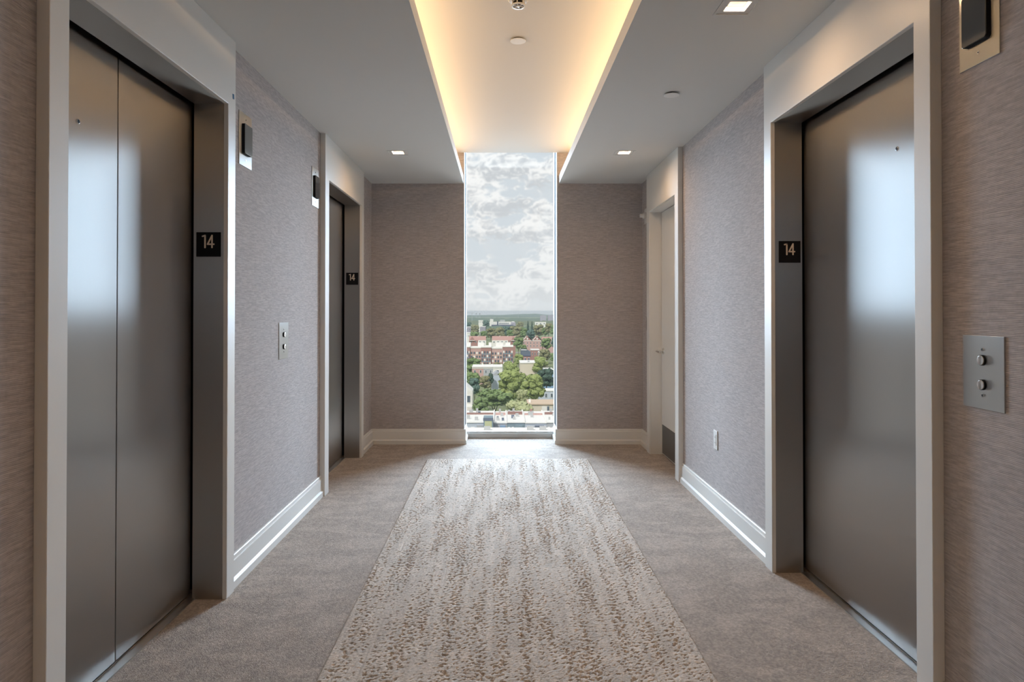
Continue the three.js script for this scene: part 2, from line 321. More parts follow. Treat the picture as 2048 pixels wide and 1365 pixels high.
downlight(spots[3], 'square recessed downlight behind the viewer on the two-elevator side', DOWN);
downlight(spots[4], 'square recessed downlight behind the viewer on the single-elevator side', DOWN);

function coveStrip(x, lean, label) {
  const t = thing('led_strip_light', label, 'strip light', [x, CEIL + LIP + 0.012, 0], 'warm strips hidden in the ceiling cove');
  t.rotation.z = lean; // the channel leans towards the middle of the cove
  part('channel', [bx(-0.014, 0.014, 0, 0.006, BACK + 0.1, END - 0.1), bx(-0.014, -0.011, 0.006, 0.016, BACK + 0.1, END - 0.1), bx(0.011, 0.014, 0.006, 0.016, BACK + 0.1, END - 0.1)], M.aluminium, t);
  part('led_tape', bx(-0.009, 0.009, 0.006, 0.010, BACK + 0.12, END - 0.12), led, t);
  const l = new THREE.RectAreaLight(rgb(1, 0.62, 0.30), 50, 0.018, END - BACK - 0.24); l.position.set(0, 0.0108, -(END + BACK) / 2); l.rotation.x = Math.PI / 2; t.add(l);
}
coveStrip(CL - 0.20, -0.75, 'warm strip light hidden in the cove on the two-elevator side');
coveStrip(CR + 0.20, 0.75, 'warm strip light hidden in the cove on the single-elevator side');

// ───────── small fittings ─────────
function stroke(pts, w, depth) { // flat bars with round ends, joined
  const out = [];
  for (let i = 0; i + 1 < pts.length; i++) {
    const [ax, ay] = pts[i], [cx, cy] = pts[i + 1], a = Math.atan2(cy - ay, cx - ax), s = new THREE.Shape(), r = w / 2;
    s.absarc(ax, ay, r, a + Math.PI / 2, a + 1.5 * Math.PI, false); s.absarc(cx, cy, r, a - Math.PI / 2, a + Math.PI / 2, false); s.closePath();
    out.push(new THREE.ExtrudeGeometry(s, { depth: depth + i * 0.00004, bevelEnabled: false, curveSegments: 6 }));
  }
  return out;
}
function floorSign(x, y, d, size, label) {
  const t = thing('floor_sign', label, 'sign', [x, y, -d]), k = size / 0.1055;
  part('plate', bx(-size / 2, size / 2, -size / 2, size / 2, -0.0025, 0, 0.0008), M.black, t);
  const s = (p) => p.map(([a, b]) => [a * k, b * k]);
  const one = [...stroke(s([[-0.0252, 0.0352], [-0.0145, 0.0385]]), 0.0068 * k, 0.0012), ...stroke(s([[-0.0145, 0.0385], [-0.0145, -0.0128]]), 0.0070 * k, 0.0012)];
  const four = stroke(s([[0.0155, -0.0128], [0.0155, 0.0385], [-0.0035, 0.0010], [0.0232, 0.0010]]), 0.0066 * k, 0.0012);
  part('numeral_one', join(one).translate(0, 0, 0.0026), M.cream, t);
  part('numeral_four', join(four).translate(0, 0, 0.0026), M.cream, t);
}
floorSign(-1.262, 1.525, doors[0].b - 0.001, 0.1055, 'black plate numbered 14 on the steel jamb beside the two-leaf elevator with a keyhole');
floorSign(-1.2615, 1.512, doors[1].b - 0.001, 0.102, 'black plate numbered 14 on the steel jamb next to the end wall');
floorSign(1.367, 1.519, doors[2].b - 0.001, 0.103, 'black plate numbered 14 on the steel jamb of the single-leaf elevator');

// plates on the side walls are built facing +z and turned to face the lobby
function onWall(name, label, category, side, y, d, group) { const t = thing(name, label, category, [side < 0 ? XL : XR, y, -d], group); t.rotation.y = side < 0 ? Math.PI / 2 : -Math.PI / 2; return t; }
const roundRect = (w, h, r) => { const s = new THREE.Shape(), x = -w / 2, y = -h / 2; s.moveTo(x + r, y); s.lineTo(x + w - r, y); s.absarc(x + w - r, y + r, r, -Math.PI / 2, 0); s.lineTo(x + w, y + h - r); s.absarc(x + w - r, y + h - r, r, 0, Math.PI / 2); s.lineTo(x + r, y + h); s.absarc(x + r, y + h - r, r, Math.PI / 2, Math.PI); s.lineTo(x, y + r); s.absarc(x + r, y + r, r, Math.PI, 1.5 * Math.PI); return s; };
function screwAt(t, x, y, z) { part('screw', [new THREE.CylinderGeometry(0.0042, 0.0046, 0.002, 14).rotateX(Math.PI / 2).translate(x, y, z)], M.chrome, t); part('screw_socket', new THREE.CylinderGeometry(0.0026, 0.0026, 0.0014, 6).rotateX(Math.PI / 2).translate(x, y, z + 0.0006), M.black, t); }
function lantern(side, y, d, label) {
  const t = onWall('elevator_indicator', label, 'indicator', side, y, d);
  part('face_plate', bx(-0.0765, 0.0765, -0.125, 0.125, -0.0035, 0, 0.0008), M.plateSteel, t);
  part('bezel', new THREE.ExtrudeGeometry(roundRect(0.095, 0.140, 0.008), { depth: 0.012, bevelEnabled: false }).translate(0, 0.002, 0.0036), M.black, t);
  part('display_lens', new THREE.ExtrudeGeometry(roundRect(0.092, 0.137, 0.007), { depth: 0.002, bevelEnabled: true, bevelSize: 0.001, bevelThickness: 0.001, bevelSegments: 2 }).translate(0, 0.002, 0.0152), M.lens, t);
  screwAt(t, 0, 0.098, 0.004); screwAt(t, 0, -0.094, 0.004);
}
lantern(-1, 2.045, 3.143, 'tall steel plate with dark elevator indicator beside the two-leaf elevator with a keyhole');
lantern(-1, 2.043, 4.323, 'tall steel plate with dark elevator indicator beside the two-leaf elevator next to the end wall');
lantern(1, 2.043, 1.822, 'tall steel plate with dark elevator indicator above the call buttons of the single-leaf elevator');
function callButtons(side, y, d, label) {
  const t = onWall('call_button_panel', label, 'call button', side, y, d);
  part('face_plate', bx(-0.078, 0.078, -0.1, 0.1, -0.0035, 0, 0.0008), M.plateSteel, t);
  for (const s of [1, -1]) {
    part('button_collar', new THREE.CylinderGeometry(0.0145, 0.0145, 0.005, 28).rotateX(Math.PI / 2).translate(0, 0.0335 * s, 0.006), M.black, t);
    part('button', new THREE.LatheGeometry([[0, 0.0115], [0.0118, 0.0112], [0.0132, 0.0100], [0.0135, 0.0035], [0, 0.0035]].map((p) => new THREE.Vector2(...p)), 32).rotateX(Math.PI / 2).translate(0, 0.0335 * s, 0), M.chrome, t);
    screwAt(t, 0, 0.0625 * s, 0.0045);
  }
}
callButtons(-1, 1.0735, 3.704, 'steel plate with two round call buttons between the two-leaf elevators');
callButtons(1, 1.07, 1.814, 'steel plate with two round call buttons beside the single-leaf elevator');
{
  const t = onWall('power_outlet', 'white wall outlet above the baseboard of the right wall', 'outlet', 1, 0.449, 4.08);
  part('cover_plate', bx(-0.036, 0.036, -0.058, 0.058, -0.006, 0, 0.003), M.plastic, t);
  part('receptacle', bx(-0.0168, 0.0168, -0.0335, 0.0335, -0.0085, -0.005, 0.001), M.plastic, t);
  for (const s of [1, -1]) for (const [x, w] of [[-0.006, 0.0022], [0.006, 0.0022]]) part('slot', bx(x - w / 2, x + w / 2, s * 0.017 - 0.004, s * 0.017 + 0.004, -0.0088, -0.0080), M.black, t);
}
{
  const t = onWall('alarm_strobe', 'small white alarm device with projecting lens beside the service door', 'alarm', 1, 2.10, 6.02);
  part('back_plate', bx(-0.058, 0.058, -0.068, 0.068, -0.008, 0, 0.002), M.plastic, t);
  part('housing', bx(-0.030, 0.030, -0.022, 0.030, -0.030, -0.007, 0.004), M.plastic, t);
  part('lens', new THREE.CylinderGeometry(0.017, 0.020, 0.030, 20).rotateX(Math.PI / 2).translate(0, 0.004, 0.045), M.plastic, t);
  part('lens_band', new THREE.CylinderGeometry(0.0185, 0.0185, 0.004, 20).rotateX(Math.PI / 2).translate(0, 0.004, 0.0305), M.gasket, t);
}
{
  const t = onWall('wall_switch', 'slim dark grey switch plate beside the service door', 'switch', 1, 1.125, 5.98);
  part('plate', bx(-0.035, 0.035, -0.058, 0.058, -0.006, 0, 0.002), std('grey_plate', [0.14, 0.135, 0.13], { roughness: 0.4 }), t);
  part('rocker', bx(-0.0165, 0.0165, -0.033, 0.033, -0.009, -0.005, 0.0015), std('dark_rocker', [0.06, 0.06, 0.06], { roughness: 0.35 }), t);
}
function sprinklerCap(x, y, d, label) {
  const t = thing('sprinkler_cap', label, 'sprinkler cover', [x, y, -d]);
  part('cup', new THREE.CylinderGeometry(0.034, 0.034, 0.006, 32).translate(0, -0.003, 0), M.gasket, t);
  part('cover', new THREE.LatheGeometry([[0, -0.0105], [0.040, -0.0105], [0.0425, -0.0095], [0.043, -0.008], [0.042, -0.0065], [0, -0.0060]].map((p) => new THREE.Vector2(...p)), 40), M.cap, t);
}
sprinklerCap(0.934, CEIL, 3.64, 'round white sprinkler cover in the lowered ceiling on the service door side');
sprinklerCap(0.090, COVE, 3.62, 'round white sprinkler cover in the middle of the lit ceiling cove');
{
  const t = thing('smoke_detector', 'white smoke detector with ribbed cage hanging from the lit ceiling cove', 'smoke detector', [0.079, COVE, -3.10]);
  const L = (pts) => new THREE.LatheGeometry(pts.map((p) => new THREE.Vector2(...p)), 40);
  part('base', L([[0, 0], [0.058, 0], [0.058, -0.012], [0.054, -0.020], [0.046, -0.030], [0.040, -0.036], [0, -0.036]]), M.plastic, t);
  part('sensing_chamber', L([[0, -0.036], [0.024, -0.036], [0.024, -0.052], [0, -0.052]]), M.gasket, t);
  for (let k = 0; k < 6; k++) part('cage_rib', bx(0.026, 0.031, -0.053, -0.034, -0.002, 0.002).rotateY(k * Math.PI / 3 + 0.3), M.plastic, t);
  part('cap', [L([[0.0255, -0.0575], [0.0325, -0.0575], [0.034, -0.055], [0.034, -0.052], [0.0255, -0.052], [0.0255, -0.0575]]), L([[0, -0.0585], [0.009, -0.0585], [0.010, -0.055], [0, -0.055]]), ...[0, 1, 2, 3, 4, 5].map((k) => bx(0.008, 0.027, -0.0575, -0.054, -0.0015, 0.0015).rotateY(k * Math.PI / 3 + 0.3))], M.plastic, t);
  part('mesh', L([[0, -0.0525], [0.026, -0.0525], [0.026, -0.0535], [0, -0.0535]]), std('grey_mesh', [0.25, 0.24, 0.22]), t);
}
{
  const t = tag(part('tape_scrap', bx(-0.0008, 0, -0.011, 0.011, -0.008, 0.008).rotateX(0.15), M.tape, scene), 'tiny scrap of blue tape on the corner of the white elevator surround', 'tape');
  t.position.set(XL + 0.0362, 2.182, -2.917);
}

// ───────── the city outside, far below ─────────
// bearing(p, d): metres to the side of a thing seen p pixels right of the straight-ahead line's column at distance d; level(p, d): its height
const bearing = (p, d) => (p - 1003) / FOCAL * d, level = (p, d) => EYE - (p - 623) / FOCAL * d;
const cityMats = {
  grass: [0.20, 0.24, 0.12], brick: [0.38, 0.21, 0.19], pinkBrick: [0.53, 0.35, 0.33], darkBrick: [0.28, 0.16, 0.14], tan: [0.60, 0.47, 0.36], whiteWall: [0.78, 0.77, 0.75], whiteRoof: [0.80, 0.80, 0.79],
  greyWall: [0.42, 0.44, 0.48], paleBlue: [0.50, 0.56, 0.66], blue: [0.20, 0.33, 0.52], slate: [0.13, 0.16, 0.22], tealWall: [0.22, 0.30, 0.36], redRoof: [0.45, 0.27, 0.24], mauve: [0.36, 0.34, 0.42], beige: [0.66, 0.60, 0.50], navy: [0.07, 0.09, 0.15], asphalt: [0.30, 0.30, 0.31],
  cornice: [0.85, 0.84, 0.82], bark: [0.10, 0.08, 0.06], vent: [0.45, 0.46, 0.47],
};
const C = Object.fromEntries(Object.entries(cityMats).map(([k, v]) => [k, std('city_' + k, v, { roughness: 0.9 })]));
C.pane = phys('city_window_glass', [0.10, 0.13, 0.17], { roughness: 0.25 });
C.amberPane = phys('lit_green_glass', [0.55, 0.58, 0.36], { roughness: 0.2 });
struct('ground_terrain', bx(-3500, 3500, GROUND - 2, GROUND, 60, 6600), C.grass, 'flat green ground far below the window, under the trees and houses', 'ground');
const roadSpots = [[-300, 300, 425, 437], [-600, 600, 690, 704]];
for (const [x0, x1, d0, d1] of roadSpots) struct('street_surface', bx(x0, x1, GROUND, GROUND + 0.1, d0, d1), C.asphalt, 'grey asphalt street between the houses far below', 'street');

function windowsOn(t, x0, x1, y0, y1, cols, rows, wf, hf, frameMat, z = 0) { // windows on a facade facing the lobby (local z = 0 plane)
  const cw = (x1 - x0) / cols, rh = (y1 - y0) / rows;
  for (let r = 0; r < rows; r++) for (let c = 0; c < cols; c++) {
    const cx = x0 + (c + 0.5) * cw, cy = y0 + (r + 0.5) * rh, w = cw * wf / 2, h = rh * hf / 2;
    const f = part('window', bx(cx - w, cx + w, cy - h, cy + h, -z - 0.18, -z + 0.05), frameMat, t);
    part('pane', bx(cx - w * 0.82, cx + w * 0.82, cy - h * 0.88, cy + h * 0.88, -z - 0.22, -z - 0.1), C.pane, f);
  }
}
// a block seen between two columns, its front at distance d and its top at row p; the group stands on the ground at the middle of its front
function block(name, label, category, p0, p1, top, d, group) {
  const x0 = bearing(p0, d), x1 = bearing(p1, d), t = thing(name, label, category, [(x0 + x1) / 2, GROUND, -d], group);
  return { t, w: x1 - x0, h: level(top, d) - GROUND, hw: (x1 - x0) / 2 };
}
const gable = (w, h, depth) => { const s = new THREE.Shape([new THREE.Vector2(-w / 2, 0), new THREE.Vector2(w / 2, 0), new THREE.Vector2(0, h)]); return new THREE.ExtrudeGeometry(s, { depth, bevelEnabled: false }).translate(0, 0, -depth); };

// nearest terrace: flat white roofs edge to edge, low brick party walls, grey garden fronts
const terrace = [
  [926, 988, C.paleBlue, C.greyWall, 'flat white roof of the terrace house with a glazed stair box'],
  [988.2, 1014, C.greyWall, C.blue, 'flat white roof of the terrace house with two small chimneys'],
  [1014.2, 1050, C.tealWall, C.tealWall, 'flat white roof of the terrace house with a teal rear wall'],
  [1050.2, 1093, C.paleBlue, C.slate, 'flat white roof of the terrace house with a brick chimney stack'],
  [1093.2, 1135, C.greyWall, C.paleBlue, 'flat white roof of the terrace house with pale grey rear wall'],
];
const rr = mulberry(77);
terrace.forEach(([p0, p1, m1, m2, label], i) => {
  const d = 200, { t, w, h, hw } = block('terrace_house', label, 'house', p0, p1, 844 + (i % 2), d);
  part('wall', bx(-hw, hw, 0, h - 0.3, 0, 22), m1, t);
  part('rear_bay', bx(-hw * 0.1, hw * 0.75, 0, h - 0.9, -1.2, 0), m2, t);
  part('roof', [bx(-hw, hw, h - 0.3, h, -0.3, 22.3)], C.whiteRoof, t);
  part('parapet', bx(hw - 0.35, hw, h, h + 0.45, 0, 22), C.cornice, t);
  part('parapet', bx(-hw + 0.3, hw - 0.4, h, h + 0.55 + 0.2 * (i % 3), 14.2, 14.6), i % 2 ? C.pinkBrick : C.darkBrick, t);
  windowsOn(t, -hw, -hw * 0.15, h - 4.2, h - 0.9, 2, 1, 0.55, 0.62, C.cornice);
  part('chimney', bx(-hw * 0.3, -hw * 0.3 + 0.7, h, h + 1.5, 17, 17.7), i === 3 ? C.brick : C.vent, t);
  for (let k = 0; k < 4; k++) { const x = lerp(-hw + 0.8, hw - 1.2, rr()), dd = 2 + 18 * rr(), s = 0.25 + 0.35 * rr(); part('roof_vent', [bx(x - s, x + s, h, h + 0.5 + s, dd, dd + 2 * s)], rr() < 0.3 ? C.slate : C.vent, t); }
  if (i === 0) { // glazed stair box at the rear
    const x0 = bearing(967, 196) - t.position.x, x1 = bearing(986, 196) - t.position.x, s = part('stair_box', [bx(x0, x1, h - 4, h + 2.0, -4, -0.4)], C.tealWall, t);
    part('glass_panel', bx(x0 + 0.35, x1 - 0.35, h - 1.7, h + 0.9, -4.06, -3.9), C.amberPane, s); part('fascia', bx(x0 - 0.1, x1 + 0.1, h + 1.0, h + 1.8, -4.1, -3.95), C.slate, s);
  }
});
{ // roof right below the window sill
  const { t, h, hw } = block('flat_roof_house', 'wide white flat roof just below the window sill', 'house', 900, 1150, 858, 188);
  part('wall', bx(-hw, hw, 0, h - 0.3, -30, 0), C.greyWall, t); part('roof', bx(-hw, hw, h - 0.3, h, -30, 0.2), C.whiteRoof, t); part('parapet', bx(-hw, hw, h, h + 0.35, -0.1, 0.25), C.cornice, t);
  for (const x of [-8, 4, 7.5]) part('roof_unit', bx(x, x + 1.8, h, h + 1.1, -3, -1.6), C.vent, t);
}
{
  const { t, h, hw } = block('gabled_house', 'white rendered house with a sloping side at the left edge of the window', 'house', 915, 945, 772, 252);
  part('wall', bx(-hw, hw, 0, h - 2, 0, 9), C.whiteWall, t); part('roof', gable(2 * hw, 2.6, 9).translate(0, h - 2, 0), C.whiteRoof, t);
  windowsOn(t, 0, hw, h - 7, h - 3, 1, 1, 0.5, 0.7, C.cornice); part('lower_wing', bx(-hw, hw, 0, h - 7.5, -4, 0), C.whiteWall, t); part('lean_to', bx(-hw, hw * 0.8, 0, h - 9.2, -6, -4), C.brick, t);
}
{
  const { t, h, hw } = block('garden_house', 'beige house with a tan roof and tall dark windows behind the white roofs', 'house', 1056, 1125, 809.5, 236);
  part('wall', bx(-hw, hw, 0, h, 0, 9), C.beige, t); part('roof', bx(-hw - 0.2, hw + 0.2, h, h + 0.35, -0.5, 11.5), C.tan, t);
  part('door_bay', bx(-hw * 0.2, hw * 0.1, 0, h - 0.6, -0.3, 0), C.whiteWall, t);
  windowsOn(t, 0, hw, h - 3.2, h - 0.3, 3, 1, 0.32, 0.8, C.tealWall); part('chimney', bx(-hw * 0.95, -hw * 0.82, h, h + 1.4, 3, 4), C.cornice, t);
}
{
  const { t, h, hw } = block('shed_house', 'small white roofed outbuilding between the green trees', 'house', 1078, 1120, 783, 290);
  part('wall', bx(-hw, hw, 0, h, 0, 8), C.paleBlue, t); part('roof', bx(-hw - 0.2, hw + 0.2, h, h + 0.4, -0.3, 8.4), C.whiteRoof, t); windowsOn(t, -hw * 0.6, hw, h - 3, h - 0.5, 3, 1, 0.4, 0.7, C.cornice);
}
{
  const { t, h, hw } = block('rendered_house', 'pale blue-grey gable wall standing among the trees', 'house', 983, 1001, 745, 330);
  part('wall', bx(-hw, hw, 0, h - 1.6, 0, 12), C.paleBlue, t); part('roof', gable(2 * hw, 1.7, 12).translate(0, h - 1.6, 0), C.greyWall, t);
}
{ // mixed row with one white roof
  const d = 392, row = [['pink brick row house with a white flat roof', 944, 967, C.pinkBrick], ['grey rendered row house between the pink and the white one', 967, 986, C.greyWall], ['white rendered row house with one square window', 986, 1005, C.whiteWall]];
  for (const [label, p0, p1, m] of row) {
    const { t, h, hw } = block('row_house', label, 'house', p0, p1, 735, d);
    part('wall', bx(-hw, hw, 0, h, 0, 16), m, t); part('roof', bx(-hw, hw, h, h + 0.4, -0.4, 16.4), C.whiteRoof, t); part('cornice', bx(-hw, hw, h - 0.7, h - 0.3, -0.25, 0), C.cornice, t);
    windowsOn(t, -hw, hw, h - 4, h - 1, m === C.whiteWall ? 1 : 2, 1, m === C.whiteWall ? 0.25 : 0.3, 0.6, C.cornice); part('chimney', bx(hw - 1, hw - 0.2, h, h + 1.5, 4, 5), C.cornice, t);
  }
}
{
  const { t, h, hw } = block('blue_house', 'bright blue house front behind the dark tree', 'house', 1088, 1107, 741, 372);
  part('wall', bx(-hw, hw, 0, h, 0, 12), C.blue, t); part('roof', bx(-hw, hw, h, h + 0.4, -0.3, 12.3), C.whiteRoof, t); windowsOn(t, -hw, hw, h - 5, h - 0.8, 2, 1, 0.5, 0.6, C.paleBlue);
}
{
  const { t, h, hw } = block('white_roof_house', 'long house with a bright white flat roof and rooftop boxes', 'house', 1040, 1096, 727, 430);
  part('wall', bx(-hw, hw, 0, h, 0, 22), C.beige, t); part('roof', bx(-hw, hw, h, h + 0.4, -0.4, 22.4), C.whiteRoof, t); for (const x of [-4, 1, 5]) part('roof_unit', bx(x, x + 1.2, h + 0.4, h + 1.4, 4, 5), C.vent, t);
}
// long brick apartment house in five bays
{
  const d = 547, bays = [[927, 940, 692, C.brick, 0], [940.5, 962, 694, C.tan, 1], [962, 982.5, 692.5, C.brick, 0], [983, 1004.5, 695, C.tan, 1], [1005, 1026.5, 691.5, C.brick, 0]];
  const { t } = block('apartment_house', 'long brick apartment house with alternating bays and white cornices', 'building', 927, 1027, 692, d), cx = t.position.x;
  for (const [p0, p1, top, m, back] of bays) {
    const x0 = bearing(p0, d) - cx, x1 = bearing(p1, d) - cx, h = level(top, d) - GROUND, z = back ? 0 : 1.2, b = part('bay', bx(x0, x1, 0, h - 1.2, -z, 15), back ? C.pinkBrick : C.brick, t);
    part('cornice', bx(x0 - 0.1, x1 + 0.1, h - 1.2, h - 0.2, -z - 0.35, 15), C.cornice, t);
    for (let r = 0; r < 4; r++) for (let c = 0; c < 4; c++) {
      const w = (x1 - x0) / 4, wx = x0 + (c + 0.5) * w, wy = h - 5.1 - r * 3.1;
      part('window', bx(wx - w * 0.28, wx + w * 0.28, wy - 0.9, wy + 0.9, -z - 0.12, -z + 0.1), (r + c + (back ? 1 : 0)) % 3 ? C.pane : C.cornice, b);
    }
    if (!back) for (let r = 0; r < 3; r++) part('spandrel', bx(x0 + 0.5, x1 - 0.5, h - 6.9 - r * 3.1, h - 6.1 - r * 3.1, -z - 0.15, -z), C.tealWall, b);
    else part('stone_band', bx(x0, x1, h - 7.0, h - 6.6, -z - 0.12, -z), C.tan, b);
  }
  for (const [x, w] of [[-18, 3], [-9, 5], [0, 2.5], [6, 6], [14, 4]]) part('roof_house', bx(x, x + w, 13.5, 17.2, 6, 11), C.whiteWall, t);
}
// red-roofed town houses behind it
{
  const d = 625; const row = [[938, 956], [956, 972], [984, 1000], [1000, 1016], [1016, 1031]];
  row.forEach(([p0, p1], i) => {
    const { t, h, hw } = block('town_house', ['red-roofed town house with a small brick gable at the row end', 'red-roofed town house with white dormer wall, next to the gabled end', 'red-roofed town house with white dormers, first after the gap', 'red-roofed town house with white dormers, middle of its terrace', 'red-roofed town house at the brick gable end by the tree'][i], 'house', p0, p1, 673, d);
    part('wall', bx(-hw, hw, 0, h - 3.8, 0, 10), i % 4 ? C.whiteWall : C.brick, t);
    const s = new THREE.Shape([[0, 0], [10, 0], [5.5, 3.8]].map((p) => new THREE.Vector2(...p))), g = new THREE.ExtrudeGeometry(s, { depth: 2 * hw, bevelEnabled: false }).rotateY(Math.PI / 2).translate(-hw, h - 3.8, 0);
    part('roof', g, C.redRoof, t); part('party_wall', bx(hw - 0.35, hw, h - 3.8, h + 0.3, 4.5, 6.5), C.cornice, t); windowsOn(t, -hw, hw, h - 6.6, h - 4, 2, 1, 0.3, 0.6, C.cornice);
    if (i % 4 === 0) { const q = part('gable_wall', gable(hw * 1.2, 3.4, 3).translate(i ? hw * 0.4 : -hw * 0.3, h - 3.8, 1.2), C.brick, t); part('gable_trim', bx((i ? hw * 0.4 : -hw * 0.3) - hw * 0.6, (i ? hw * 0.4 : -hw * 0.3) + hw * 0.6, h - 4.1, h - 3.7, -1.4, 0), C.cornice, q); }
  });
}
{ // twin gables
  const d = 690, { t, h, hw } = block('twin_gable_house', 'brick house with two white-trimmed gables and a long red roof', 'house', 1045, 1084, 672, d);
  part('wall', bx(-hw, hw, 0, h - 5, 0, 14), C.pinkBrick, t); part('wing', bx(hw, hw + 12, 0, h - 6, 3, 14), C.pinkBrick, t);
  for (const s of [-0.5, 0.5]) {
    const g = part('gable', gable(hw, 5, 14).translate(s * hw, h - 5, 0), C.brick, t);
    for (const q of [-1, 1]) part('gable_trim', bx(-0.25, hw * 0.5 * 1.12, -0.35, 0.25, -0.4, 0).rotateZ(Math.atan2(5, hw / 2)).scale(q < 0 ? 1 : -1, 1, 1).translate(s * hw + q * hw / 2, h - 5, 0), C.cornice, g);
    part('window', bx(s * hw - 0.6, s * hw + 0.6, h - 4, h - 2.2, -0.2, 0), C.cornice, g);
  }
  part('band', bx(-hw, hw, h - 5.4, h - 4.8, -0.3, 0), C.cornice, t);
  part('roof', new THREE.ExtrudeGeometry(new THREE.Shape([[0, 0], [11, 0], [5.5, 4.6]].map((p) => new THREE.Vector2(...p))), { depth: 12, bevelEnabled: false }).rotateY(Math.PI / 2).translate(hw, h - 6, -3), C.redRoof, t);
  windowsOn(t, -hw, hw, h - 12, h - 6, 6, 2, 0.3, 0.55, C.cornice);
}
{
  const d = 520, { t, h, hw } = block('slate_hall', 'dark slate-blue hall with a slanting roof line', 'building', 1042, 1061, 700, d);
  part('wall', plate([[-hw, 0], [hw, 0], [hw, h - 1.6], [hw * 0.2, h - 0.2], [-hw, h]], [], 14).translate(0, 0, -14), C.slate, t);
  part('roof_edge', [bx(-hw, hw * 0.2, h - 0.3, h + 0.2, -0.3, 0)], C.cornice, t);
}
{
  const d = 470, { t, h, hw } = block('narrow_brick_house', 'narrow brick house with white window frames below the slate hall', 'house', 1047, 1061, 713, d);
  part('wall', bx(-hw, hw, 0, h, 0, 9), C.brick, t); part('roof', bx(-hw - 0.2, hw + 0.2, h, h + 0.5, -0.3, 9), C.navy, t); windowsOn(t, -hw, hw, h - 8, h - 0.5, 2, 2, 0.5, 0.75, C.cornice);
}
for (const [p0, p1, top, d, m, label] of [[1062, 1078, 701, 560, C.brick, 'low brick house with white roof beside the slate hall'], [1078, 1095, 706, 540, C.beige, 'low beige house with white roof under the round tree'], [927, 941, 655, 900, C.mauve, 'grey-mauve house at the left edge of the window'], [960, 971, 654, 980, C.mauve, 'grey-mauve house standing among the far trees'], [927, 940, 667, 740, C.whiteWall, 'white roofed house above the red-roofed terrace'], [1070, 1092, 645, 1400, C.whiteWall, 'long low white building behind the conifers'], [1000, 1010, 641, 2000, C.greyWall, 'pale grey distant shed'], [957, 966, 641.5, 1380, C.whiteWall, 'small white building left of the white mill']]) {
  const { t, h, hw } = block('distant_house', label, 'house', p0, p1, top, d);
  part('wall', bx(-hw, hw, 0, h, 0, 12), m, t); part('roof', bx(-hw - 0.3, hw + 0.3, h, h + 0.6, -0.4, 12.4), C.whiteRoof, t); windowsOn(t, -hw, hw, h - 5, h - 1, 3, 1, 0.35, 0.6, C.cornice);
}
{ // white mill building
  const d = 1780, { t, hw } = block('white_mill', 'white industrial building with a stair tower and a row of dark windows', 'building', 979, 1030, 645, d), b = t.position.x, H = (p) => level(p, d) - GROUND, X = (p) => bearing(p, d) - b;
  part('tower', bx(X(980), X(986.5), 0, H(638.5), 0, 14), C.whiteWall, t); for (const p of [981.5, 984.5]) part('tower_tank', bx(X(p), X(p + 1.6), H(638.5), H(636.6), 2, 6), C.slate, t);
  part('west_wing', bx(X(979), X(994), 0, H(644), 1, 20), C.whiteWall, t); part('dark_bay', bx(X(994), X(996.5), 0, H(643), -1, 16), C.navy, t); part('main_hall', bx(X(996.5), X(1022), 0, H(644), 0, 24), C.whiteWall, t);
  part('annex', bx(X(1022), X(1031), 0, H(645), -2, 18), C.mauve, t); part('annex_roof', bx(X(1023), X(1029), H(645), H(643.3), 0, 12), C.whiteRoof, t); part('plinth', bx(X(983), X(1026), 0, H(650), -5, -1), C.navy, t);
  for (let k = 0; k < 9; k++) part('window', bx(X(998.5 + k * 2.2), X(999.6 + k * 2.2), H(649), H(646), -0.3, 0.2), C.navy, t);
}
for (const [p0, p1, top, label] of [[1080.5, 1092.5, 631.5, 'grey-mauve distant apartment tower, the narrower of two slabs'], [1096, 1113, 631, 'grey-mauve distant apartment tower, the wider of two slabs']]) {
  const { t, h, hw } = block('tower_block', label, 'building', p0, p1, top, 2700);
  part('wall', bx(-hw, hw, 0, h, 0, 18), C.mauve, t); part('lift_house', bx(-hw * 0.2, hw * 0.2, h, h + 3, 4, 10), C.mauve, t);
  for (const x of [-0.55, 0.1, 0.6]) part('pale_strip', bx(x * hw - 0.8, x * hw + 0.8, h * 0.3, h - 1, -0.4, 0), C.greyWall, t);
}
for (const p of [952.5, 959.5]) {
  const d = 3600, t = thing('water_tower', 'grey water tower on the far horizon beside the crane', 'water tower', [bearing(p, d), GROUND, -d], 'water towers on the horizon'), h = level(627.5, d) - GROUND;
  part('tank', new THREE.SphereGeometry(4.4, 14, 10).scale(1, 0.7, 1).translate(0, h, 0), C.greyWall, t); for (let k = 0; k < 4; k++) part('leg', new THREE.CylinderGeometry(0.5, 0.5, h, 6).translate(3 * Math.cos(k * 1.57), h / 2, 3 * Math.sin(k * 1.57)), C.greyWall, t);
}
{
  const d = 2600, h = level(627, d) - GROUND, t = thing('tower_crane', 'thin grey tower crane on the horizon at the left of the window', 'crane', [bearing(944, d), GROUND, -d]);
  part('mast', bx(-0.7, 0.7, 0, h, 0, 1.4), C.greyWall, t); part('jib', bx(-38, 9, h, h + 1.2, 0, 1.2), C.greyWall, t); part('cab', bx(-1, 1, h - 2, h, 0, 2), C.greyWall, t);
}
{
  const d = 4200, h = level(625, d) - GROUND, t = thing('radio_mast', 'slender radio mast rising above the distant ridge', 'mast', [bearing(1036.4, d), GROUND, -d]);
  part('pole', new THREE.CylinderGeometry(0.5, 1.6, h, 6).translate(0, h / 2, 0), C.greyWall, t); part('crossarm', bx(-4, 4, h * 0.72, h * 0.76, 0, 1), C.greyWall, t);
}
